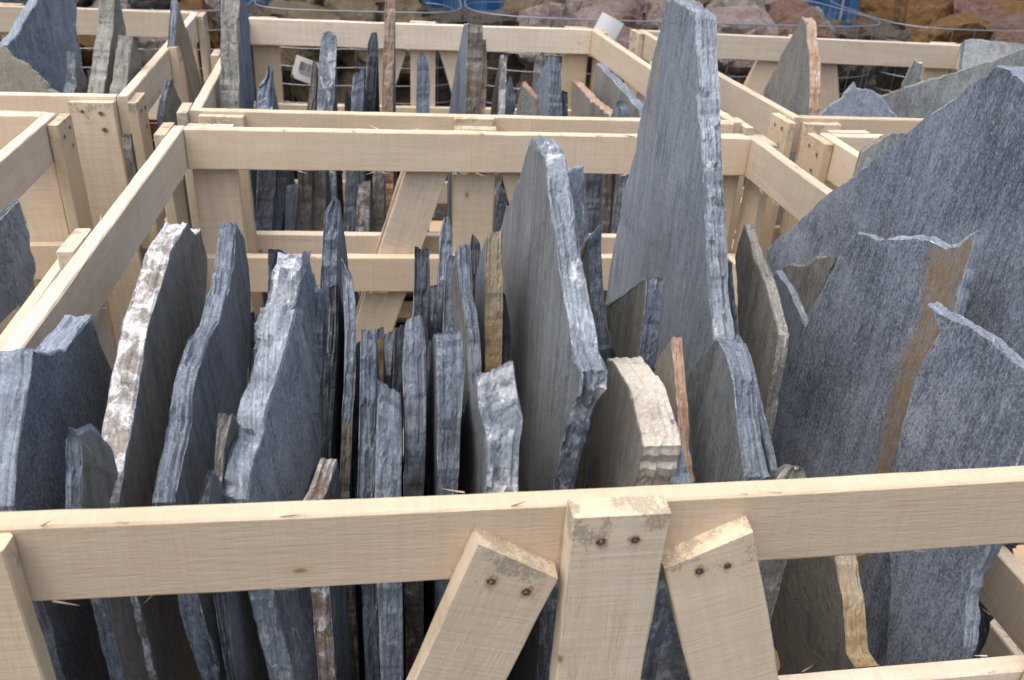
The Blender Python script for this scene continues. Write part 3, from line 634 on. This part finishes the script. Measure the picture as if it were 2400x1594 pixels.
# ---- back row, left crate
F('ochre stained slab low in the back left crate', 9, [(640, 1000), (575, 920), (490, 860), (400, 750), (250, 622), (110, 540), (40, 455), (0, 438), (-200, 380), (-400, 500), (-420, 1000)], 1.80, n=(.1, -1, .25), th=.03, face='ochreface', edge='e_olive', nl=6)
F('big blue slab with a white slanting left edge in the back left crate', 9, [(620, 1000), (400, 850), (150, 560), (45, 452), (130, 365), (200, 260), (262, 148), (330, 50), (400, -60), (560, -110), (735, -60), (762, 100), (800, 450), (832, 700), (860, 1000)], 2.05, n=(.75, -.65, .05), th=.045, face='blue', edge='e_light', nl=7, anchor=3)
F('small blue slab with a notched top before the big blue one', 9, [(700, 960), (705, 900), (735, 720), (742, 515), (790, 590), (830, 690), (880, 790), (895, 960)], 1.85, n=(.85, -.5, 0), th=.035, face='olive', edge='e_mid', nl=6)
F('tall olive slab with white blotches, left of the leaning pair', 9, [(1012, 960), (1030, 800), (1062, 600), (1112, 300), (1125, 120), (1135, -60), (1190, 0), (1225, 150), (1245, 270), (1252, 500), (1200, 960)], 1.85, n=(.95, -.15, 0), th=.045, face='olive', edge='e_olive', nl=7)
F('shorter olive slab leaning beside the white-blotched tall one', 9, [(1218, 960), (1240, 840), (1282, 600), (1312, 350), (1372, 460), (1395, 560), (1405, 640), (1380, 960)], 1.82, n=(.95, -.15, 0), th=.042, face='olive', edge='e_olive', nl=6)
E('cream and white blade standing at the back left crate rail', 9, [(1640, 500), (1665, 360), (1662, 250), (1690, 0), (1700, -30)], [(1720, 500), (1735, 280), (1765, 30), (1730, -20)], 2.25, k=.1, face='ochreface', edge='e_silver')
E('pale slab seen below the right rail of the back left crate', 9, [(1545, 1150), (1570, 1000), (1640, 780)], [(1620, 1150), (1640, 950), (1690, 780)], 1.85, k=.2, face='olive', edge='e_light')

# ---- back row, middle crate
g2 = None
F('tall blue and white slab in the left corner of the back middle crate', 1, [(1460, 760), (1460, 650), (1462, 400), (1462, 0), (1462, -60), (1505, -50), (1530, 150), (1548, 400), (1566, 600), (1560, 760)], 1.72, n=(.97, -.22, 0), th=.052, face='blue', edge='e_olive', nl=8, lam=.0015)
E('small twisted blue slab beside the tall corner slab', 1, [(1565, 700), (1568, 600), (1585, 525), (1625, 470), (1640, 402)], [(1672, 700), (1672, 560), (1674, 430), (1650, 398)], 1.75, k=.1, face='dark', edge='e_light', lam=.004)
E('thin grey slab beside the silver veined one in back', 2, [(40, 720), (68, 560), (88, 362)], [(102, 720), (108, 560), (110, 380)], 1.85, k=.1, face='dark', edge='e_brown')
E('silver slab with white diagonal veins in the back middle crate', 2, [(108, 720), (118, 520), (126, 380), (138, 205), (150, 195)], [(210, 720), (226, 450), (236, 300), (230, 200), (190, 184)], 1.80, k=.1, face='dark', edge='e_vein')
E('tiny dark blue tip left of the slant-cut pale slab', 2, [(278, 720), (282, 620), (286, 530)], [(322, 720), (324, 600), (296, 532)], 1.95, k=.1, face='dark', edge='e_dark', nl=4)
E('slant-cut pale blue slab in the back middle crate', 2, [(318, 720), (325, 580), (332, 460)], [(390, 720), (398, 550), (400, 406)], 1.78, k=.1, face='dark', edge='e_mid')
E('dark blue blunt slab left of the tall rusty one', 2, [(402, 720), (412, 450), (426, 212), (445, 195)], [(465, 720), (478, 450), (492, 212), (480, 198)], 1.88, k=.1, face='dark', edge='e_dark')
E('tall narrow rusty slab reaching out of the top of the picture', 2, [(506, 740), (514, 450), (522, 200), (530, 0), (534, -60)], [(574, 740), (582, 450), (588, 200), (594, 0), (592, -60)], 1.80, k=.1, face='olive', edge='e_rust', nl=7)
E('dark slab with a rounded blue shoulder standing alone before the centre post', 2, [(718, 740), (722, 500), (726, 335), (742, 316)], [(802, 740), (804, 500), (796, 375), (758, 316)], 1.85, k=.1, face='dark', edge='e_mid')
F('tapering blue slab with a brown edge right of the back centre post', 2, [(1018, 740), (1026, 500), (1032, 200), (1030, 145), (1012, 140), (985, 280), (960, 400), (935, 560), (915, 740)], 1.80, n=(1, .05, 0), th=.045, face='blue', edge='e_brown', nl=7)
E('rust and cream slab beside the tapering blue one', 2, [(1076, 740), (1080, 600), (1086, 430), (1090, 250)], [(1142, 740), (1150, 600), (1156, 480), (1150, 240)], 1.80, k=.1, face='dark', edge='e_rust')
E('thin slab with a white and ochre speckled edge in the back middle crate', 2, [(1218, 740), (1228, 520), (1236, 332)], [(1260, 740), (1272, 520), (1278, 332)], 1.82, k=.1, face='olive', edge='e_speck')
E('plain grey pointed slab right of the white and ochre speckled edge', 2, [(1270, 740), (1282, 580), (1290, 462)], [(1320, 740), (1336, 600), (1300, 465)], 1.95, k=.1, face='dark', edge='e_mid')
F('short slab with a rusty white slanting top in the back middle crate', 2, [(1455, 740), (1455, 612), (1410, 550), (1366, 502), (1345, 590), (1318, 740)], 1.74, n=(.5, 1, 0), th=.03, face='olive', edge='e_rust', nl=6)
E('flat-topped pale blue slab, widest edge in the back middle crate', 2, [(1532, 740), (1536, 520), (1538, 330)], [(1616, 740), (1612, 520), (1602, 340)], 1.85, k=.05, face='bluelit', edge='e_mid', yaw=-.15)
E('grey slab with a pointed tip behind the flat-topped pale one', 2, [(1420, 740), (1435, 500), (1448, 368), (1492, 312)], [(1530, 740), (1530, 560), (1528, 400), (1505, 330)], 1.98, k=.05, face='olive', edge='e_olive')
E('narrow dark blue slab right of the flat-topped pale one', 2, [(1614, 740), (1615, 548)], [(1652, 740), (1650, 560)], 1.9, k=.05, face='dark', edge='e_dark', nl=4)
F('slab with a long rusty sloping top edge in the back middle crate', 2, [(1910, 800), (1905, 702), (1790, 612), (1700, 510), (1640, 452), (1606, 432), (1610, 520), (1650, 800)], 1.62, yaw=-.12, th=.032, face='olive', edge='e_rust', nl=6)
F('dark slab with a pale sloping top by the right rail of the back middle crate', 2, [(2100, 800), (2088, 668), (1990, 560), (1905, 465), (1826, 386), (1808, 500), (1806, 600), (1860, 800)], 1.80, yaw=-.05, th=.03, face='olive', edge='e_mid', nl=6)
E('small pale splinter leaning at the right end of the back middle crate', 2, [(1985, 760), (1975, 680), (1956, 612)], [(2050, 760), (2036, 700), (1990, 606)], 1.60, k=.05, face='blue', edge='e_light', nl=4)
# seen through the gap under the near crate's back rail
E('dark slab with a white flecked edge low under the back rail', 1, [(1560, 1420), (1570, 1200), (1576, 1000), (1580, 940)], [(1660, 1420), (1690, 1100), (1690, 940)], 1.58, k=.0, face='dark', edge='e_mid', back=((.02, -.01), (.1, -.12), (.15, -.3)))
E('bluish slab leaning low beside the white flecked one', 1, [(1660, 1420), (1690, 1180), (1706, 940)], [(1722, 1420), (1765, 1150), (1772, 940)], 1.60, k=.0, face='dark', edge='e_mid', back=((.02, -.01), (.1, -.12)))
E('small blue slab with a pale point low under the back rail', 1, [(1744, 1420), (1748, 1250), (1752, 1132)], [(1802, 1420), (1826, 1200), (1830, 1122)], 1.56, k=.0, face='dark', edge='e_mid', back=((.01, -.01), (.06, -.08)))
E('brown slab low under the back rail, left of the olive one', 1, [(1820, 1420), (1824, 1200), (1824, 940)], [(1900, 1420), (1910, 1200), (1910, 940)], 1.58, k=.0, face='dark', edge='e_brown', back=((.02, -.01), (.1, -.12)))
E('olive slab low under the back rail, right of the brown one', 1, [(1906, 1420), (1914, 1200), (1916, 940)], [(1986, 1420), (1998, 1200), (2000, 940)], 1.60, k=.0, face='dark', edge='e_olive', back=((.02, -.01), (.1, -.12)))
E('blue slab low under the back rail beside the brown-stained stub', 2, [(272, 1430), (282, 1200), (290, 940)], [(346, 1430), (362, 1200), (368, 940)], 1.60, k=.0, face='dark', edge='e_mid', back=((.02, -.01), (.1, -.12)))
E('white and brown stained stub low under the back rail', 2, [(346, 1430), (352, 1280), (360, 1122)], [(432, 1430), (436, 1280), (442, 1100)], 1.56, k=.0, face='dark', edge='e_speck', back=((.01, -.01), (.06, -.08)))
E('black slab low under the back rail left of the brace', 2, [(452, 1430), (452, 1200), (455, 940)], [(520, 1430), (524, 1200), (528, 940)], 1.66, k=.0, face='dark', edge='e_olive', back=((.02, -.01), (.1, -.12)))
E('wide grey slab low under the back rail at the right', 2, [(1760, 1440), (1756, 1200), (1748, 940)], [(1850, 1440), (1862, 1200), (1870, 940)], 1.62, k=.0, face='dark', edge='e_mid', back=((.02, -.01), (.1, -.12)))
E('narrow brown slab low under the back rail at the right', 2, [(1856, 1440), (1866, 1200), (1872, 940)], [(1904, 1440), (1918, 1200), (1922, 940)], 1.60, k=.0, face='dark', edge='e_brown', nl=4, back=((.02, -.01), (.1, -.12)))
E('pale blue slab between the centre posts under the back rail', 2, [(1205, 1440), (1212, 1250), (1222, 1130)], [(1270, 1440), (1278, 1250), (1262, 1150)], 1.66, k=.0, face='dark', edge='e_mid', nl=5, back=((.02, -.01), (.1, -.12)))

# ---- back row, right crate
F('olive fin with a rusty white edge in the back right crate', 3, [(1172, 720), (1172, 635), (1181, 480), (1176, 300), (1152, 112), (1130, 95), (1085, 180), (1000, 330), (955, 430), (915, 512), (920, 720)], 1.85, yaw=-.08, th=.034, face='olive', edge='e_rust', nl=7)
F('grey slab with a spiked tip in the back right crate', 3, [(1670, 720), (1662, 650), (1582, 532), (1512, 490), (1440, 486), (1425, 450), (1380, 505), (1225, 640), (1200, 720)], 1.72, n=(.35, 1, -.2), th=.025, face='bluelit', edge='e_light', nl=6)
F('small tan fin far back in the back right crate', 3, [(1812, 560), (1802, 440), (1800, 352), (1752, 328), (1715, 400), (1680, 482), (1680, 560)], 2.35, n=(.6, 1, 0), th=.03, face='brownface', edge='e_ochre', nl=6)
F('long grey slab with a rising straight top in the back right crate', 3, [(1640, 720), (1600, 600), (1570, 530), (1800, 452), (2060, 372), (2361, 268), (2500, 225), (2560, 720)], 1.95, n=(.45, 1, -.15), th=.02, face='brownface', edge='e_olive', nl=6)
F('flat grey slab lying across the top right corner crate', 3, [(2020, 365), (2032, 212), (2200, 222), (2420, 245), (2450, 420)], 2.35, n=(.25, .9, -.8), th=.04, face='brownface', edge='e_mid', nl=6)
F('brown lump-topped slab in the crate at the right edge', 3, [(1420, 960), (1460, 832), (1510, 795), (1562, 770), (1620, 722), (1690, 732), (1900, 760), (1900, 960)], 1.05, n=(-.4, -1, .2), th=.025, face='brownface', edge='e_brown', nl=6)

# ------------------------------------------------------------------ rocks in wire baskets
def rock_mesh(seed):
    rnd = random.Random(seed); bm = bmesh.new(); bmesh.ops.create_icosphere(bm, subdivisions=4, radius=1)
    o = Vector((rnd.random()*90, rnd.random()*90, 0))
    cuts = [(Vector((rnd.uniform(-1, 1), rnd.uniform(-1, 1), rnd.uniform(-1, 1))).normalized(), rnd.uniform(.52, .80)) for _ in range(16)]
    for v in bm.verts:
        p = v.co.copy()
        for n, d in cuts:
            e = p.dot(n)-d
            if e > 0: p -= n*e*.98
        p *= 1 + noise.noise(p*1.6+o)*.16 - abs(noise.noise(p*3.5+o))*.14 + noise.noise(p*9+o)*.06 + noise.noise(p*20+o)*.04
        v.co = p
    me = bpy.data.meshes.new('rubble_rock'); bm.to_mesh(me); bm.free()
    for p in me.polygons: p.use_smooth = False
    return me
ROCKS = [rock_mesh(500+i) for i in range(9)]
ORD = ['first', 'second', 'third', 'fourth', 'fifth', 'sixth', 'seventh', 'eighth', 'ninth', 'tenth', 'eleventh', 'twelfth', 'thirteenth', 'fourteenth']
def rock(key, loc, r, rnd, label, group):
    base = rnd.choice(ROCKS); me = base
    o = link('rubble_rock', me); o.location = loc
    o.scale = (r*rnd.uniform(.95, 1.25), r*rnd.uniform(.9, 1.1), r*rnd.uniform(.75, .95))
    o.rotation_euler = (rnd.uniform(-.5, .5), rnd.uniform(-.5, .5), rnd.uniform(0, 6.28))
    if not me.materials: me.materials.append(RM['brown'])
    o.material_slots[0].link = 'OBJECT'; o.material_slots[0].material = RM[key]
    tag(o, label, 'rock', group); return o

def wire_tube(vs, fs, pts, r, closed=False, sides=4):
    n = len(pts); a0 = len(vs)
    for i, p in enumerate(pts):
        q = pts[(i+1) % n] if (closed or i < n-1) else pts[i]
        s = pts[i-1] if (closed or i > 0) else pts[i]
        t = (q-s).normalized(); u = t.cross(Vector((0, 0, 1)))
        if u.length < 1e-3: u = t.cross(Vector((0, 1, 0)))
        u.normalize(); w_ = t.cross(u)
        for k in range(sides):
            an = 2*math.pi*k/sides; vs.append(p + u*math.cos(an)*r + w_*math.sin(an)*r)
    for i in range(n if closed else n-1):
        for k in range(sides):
            j = (i+1) % n; fs.append((a0+i*sides+k, a0+i*sides+(k+1) % sides, a0+j*sides+(k+1) % sides, a0+j*sides+k))

def basket(label, cx, cy, rx, ry, ztop, seed, word, keys, tilt=0.):
    rnd = random.Random(seed)
    root = empty('wire_basket', (cx, cy, 0)); tag(root, label, 'wire basket', 'round wire baskets of rubble')
    def pt(a, z):
        wv = 1 + .02*math.sin(3*a+seed)
        e = 5.0; c, s = math.cos(a), math.sin(a)
        k = (abs(c)**e + abs(s)**e)**(-1/e)
        return Vector((rx*k*c*wv, ry*k*s*wv, z + tilt*c))
    per = math.pi*(rx+ry); n = int(per/.078); N = n*2
    vs = []; fs = []
    for i in range(n):
        a = 2*math.pi*i/n
        wire_tube(vs, fs, [pt(a, .0), pt(a+.004, ztop*.5), pt(a, ztop+.004)], .0017)
    me = bpy.data.meshes.new('upright_wires'); me.from_pydata([tuple(v) for v in vs], [], fs); me.materials.append(WIRE); link('upright_wires', me, root)
    vs = []; fs = []
    z = ztop-.075
    while z > .1:
        wire_tube(vs, fs, [pt(2*math.pi*i/N, z + rnd.uniform(-.001, .001)) for i in range(N)], .0017, True); z -= .075
    me = bpy.data.meshes.new('hoop_wires'); me.from_pydata([tuple(v) for v in vs], [], fs); me.materials.append(WIRE); link('hoop_wires', me, root)
    vs = []; fs = []
    wire_tube(vs, fs, [pt(2*math.pi*i/N, ztop) for i in range(N)], .0032, True, 6)
    me = bpy.data.meshes.new('rim'); me.from_pydata([tuple(v) for v in vs], [], fs); me.materials.append(WIRE); link('rim', me, root)
    return root

def fill(cx, cy, rx, ry, ztop, seed, word, keys, r0, over=0., names=None):
    """rubble of one basket: courses of stones round the near side, then a heap on top"""
    rnd = random.Random(seed); names = names or {}
    courses = [('bottom course', ztop-.56, .0), ('third course', ztop-.36, 0), ('second course', ztop-.17, 0)]
    for cname, z, _ in courses:
        n = max(3, int(round(rx*2/(r0*1.75))))
        for i in range(n):
            f = (i+.5)/n*2-1 + rnd.uniform(-.02, .02); x = cx + f*(rx-r0*.8)
            y = cy - (ry-r0*.95)*(1-abs(f)**6)
            k = rnd.choice(keys)
            rock(k, (x, y, z+rnd.uniform(-.03, .03)), r0*rnd.uniform(.95, 1.12), rnd, '%s rock behind mesh, %s from left, %s, %s' % (names.get(k, k), ORD[i], cname, word), 'rubble in the baskets')
    n = max(3, int(round(rx*2/(r0*1.8))))
    for row, (dy, dz) in enumerate(((.62, over), (.15, over+.05), (-.4, over+.05))):
        for i in range(n):
            f = (i+.5)/n*2-1 + rnd.uniform(-.05, .05); x = cx + f*(rx-r0*.9); y = cy - ry*dy + rnd.uniform(-.03, .03)
            k = rnd.choice(keys)
            rock(k, (x, y, ztop+dz-r0*.5+rnd.uniform(-.05, .04)), r0*rnd.uniform(.9, 1.2), rnd, '%s rock on top, %s from left, %s row, %s' % (names.get(k, k), ORD[i], ('front', 'middle', 'rear')[row], word), 'rubble in the baskets')

CORE = rockmat('dark_rubble_backing', (.06, .05, .04), (.12, .10, .08), (.16, .14, .12))
def core(b, seed, word):
    # added rubble backing, coloured dark so gaps between the big rocks read as shade
    cx, cy, rx, ry, zt = b; bm = bmesh.new(); bmesh.ops.create_grid(bm, x_segments=46, y_segments=22, size=1)
    o = Vector((seed, 0, 0))
    for v_ in bm.verts:
        x, t = v_.co.x, (v_.co.y+1)/2
        z = (zt-.06)*min(1, t*1.7); y = cy - (ry-.17) + max(0, t*1.7-1)*1.2*ry
        p = Vector((cx + x*(rx+.02), y, z)); q = noise.noise(p*9+o)*.05 + noise.noise(p*22+o)*.03
        v_.co = p + Vector((0, -q, q*.6))
    me = bpy.data.meshes.new('dark_rubble_backing'); bm.to_mesh(me); bm.free(); me.materials.append(CORE)
    tag(link('dark_rubble_backing', me), 'added rubble backing, dark as shade between the big rocks of the ' + word, 'rubble', kind='stuff')
NM = {'brown': 'ochre-brown', 'white': 'white-grey', 'pink': 'pale pink', 'red': 'red-brown', 'orange': 'rust-orange'}
B1 = (-.60, 3.58, .50, .48, TOP-.02); B0 = (-1.75, 3.62, .60, .48, TOP-.02); B2 = (.36, 3.54, .44, .44, TOP+.0); B3 = (1.80, 3.62, .965, .52, TOP-.005); B4 = (3.40, 3.60, .60, .5, TOP-.0)
for b, lab, word, keys, r0, sd_, over in ((B0, 'wire basket of rubble at the far left edge of the background', 'leftmost basket', ['white', 'white', 'orange'], .15, 31, 0),
        (B1, 'wire basket of whitish rubble behind the left back crate', 'left white basket', ['white', 'white', 'orange', 'white'], .14, 32, -.02),
        (B2, 'wire basket of ochre-brown rocks behind the back middle crate', 'brown stone basket', ['brown'], .175, 33, .0),
        (B3, 'widest wire basket with pink and red rubble right of the blue gap', 'widest basket', ['pink', 'red', 'pink', 'white', 'pink', 'brown'], .205, 34, .0),
        (B4, 'wire basket of rust-orange rocks in the top right corner', 'top right basket', ['orange', 'red', 'pink', 'orange'], .21, 35, .02)):
    basket(lab, b[0], b[1], b[2], b[3], b[4], sd_, word, keys)
    core(b, sd_, word)
    fill(b[0], b[1], b[2], b[3], b[4], sd_+7, word, keys, r0, over, NM)

# ------------------------------------------------------------------ tags on the mesh
PAPER = NB('tag_paper').done((.78, .79, .80), .6, .3); INK = NB('tag_ink').done((.02, .02, .022), .6, .3); GREEN = NB('tag_green').done((.02, .16, .10), .6, .3)
def card(name, label, P, ax, ay, w_, h_, curl=.006):
    nrm = ax.cross(ay).normalized(); vs = []; fs = []; n = 8
    for s in (0, .0012):
        for j in range(2):
            for i in range(n+1):
                u = i/n; vs.append(ax*(u*w_) + ay*(j*h_) + nrm*(curl*math.sin(u*3.1)+s))
    m = (n+1)*2
    for i in range(n):
        fs += [(i, i+1, i+n+2, i+n+1), (m+i, m+i+n+1, m+i+n+2, m+i+1), (i, m+i, m+i+1, i+1), (n+1+i, n+2+i, m+n+2+i, m+n+1+i)]
    fs += [(0, n+1, m+n+1, m), (n, m+n, m+2*n+1, 2*n+1)]
    me = bpy.data.meshes.new(name); me.from_pydata([tuple(v) for v in vs], [], fs); me.materials.append(PAPER)
    root = empty(name, P); tag(root, label, 'tag'); link('card', me, root)
    return root, nrm
def strip(root, name, mat, ax, ay, nrm, u0, v0, u1, v1, w_, curl=.006, tri=False):
    def q(u, v): return ax*u + ay*v + nrm*(curl*math.sin(u/w_*3.1)+.0020)
    pts = [q(u0, v0), q(u1, v0), q(u1, v1), q(u0, v1)] if not tri else [q(u0, v0), q(u1, v0), q(u0, v1)]
    me = bpy.data.meshes.new(name); me.from_pydata([tuple(p) for p in pts], [], [tuple(range(len(pts)))]); me.materials.append(mat)
    link(name, me, root)
p0 = at_y(1, 1780, 470, 3.04); p1 = at_y(1, 1935, 525, 3.04); p3 = at_y(1, 1808, 332, 3.04)
ax = (p1-p0); w_ = ax.length; ax = ax.normalized(); ay = (p3-p0); ay = (ay - ax*ay.dot(ax)); h_ = ay.length; ay = ay.normalized()
root, nrm = card('barcode_tag', 'white plastic tag with a barcode hanging on the wire mesh', p0, ax, ay, w_, h_)
if nrm.y > 0: nrm = -nrm
rb = random.Random(5); u = .22*w_
while u < .93*w_:
    bw = rb.choice((.012, .02, .032))*w_; strip(root, 'bar', INK, ax, ay, nrm, u, .44*h_, u+bw, .82*h_, w_); u += bw + rb.choice((.014, .02, .03))*w_
for (u0, u1, v) in ((.24, .86, .36), (.30, .74, .28)):
    u = u0
    while u < u1: strip(root, 'digit', INK, ax, ay, nrm, u*w_, v*h_, (u+.035)*w_, (v+.05)*h_, w_); u += .06
strip(root, 'corner_mark', GREEN, ax, ay, nrm, .01*w_, .01*h_, .16*w_, .2*h_, w_, tri=True)
p0 = at_y(2, 1815, 205, 3.03); p1 = at_y(2, 1955, 240, 3.03); p3 = at_y(2, 1830, 120, 3.03)
p0 = at_y(3, 70, 215, 3.03); p1 = at_y(3, 122, 212, 3.03)
ax = Vector((.9, 0, -.42)).normalized(); ay = Vector((.42, 0, .9)).normalized()
card('blank_tag', 'blank white tag sticking up behind the corner of the back middle crate', at_y(2, 1800, 190, 3.0), ax, ay, .105, .085)

# small printed stamp on the back middle crate's front board
_p = at_y(0, 1066, 458, 1.435)
_best = min((o for o in CR['c2'].children if o.name.startswith('centre_post')), key=lambda o: (CR['c2'].location + o.location - _p).length)
_loc = (_best.matrix_basis.inverted() @ (_p - CR['c2'].location))
_r = random.Random(3)
for row in range(2):
    zz = .012
    while zz < (.05 if row == 0 else .03):
        w2 = _r.uniform(.002, .005); hh = _r.uniform(.005, .008); x0 = _loc.x - row*.012
        me = bpy.data.meshes.new('ink_stamp'); me.from_pydata([(x0, .0318, zz), (x0+hh, .0318, zz), (x0+hh, .0318, zz+w2), (x0, .0318, zz+w2)], [], [(0, 1, 2, 3)])
        me.materials.append(INK); link('ink_stamp', me, _best); zz += w2 + _r.uniform(.0008, .002)
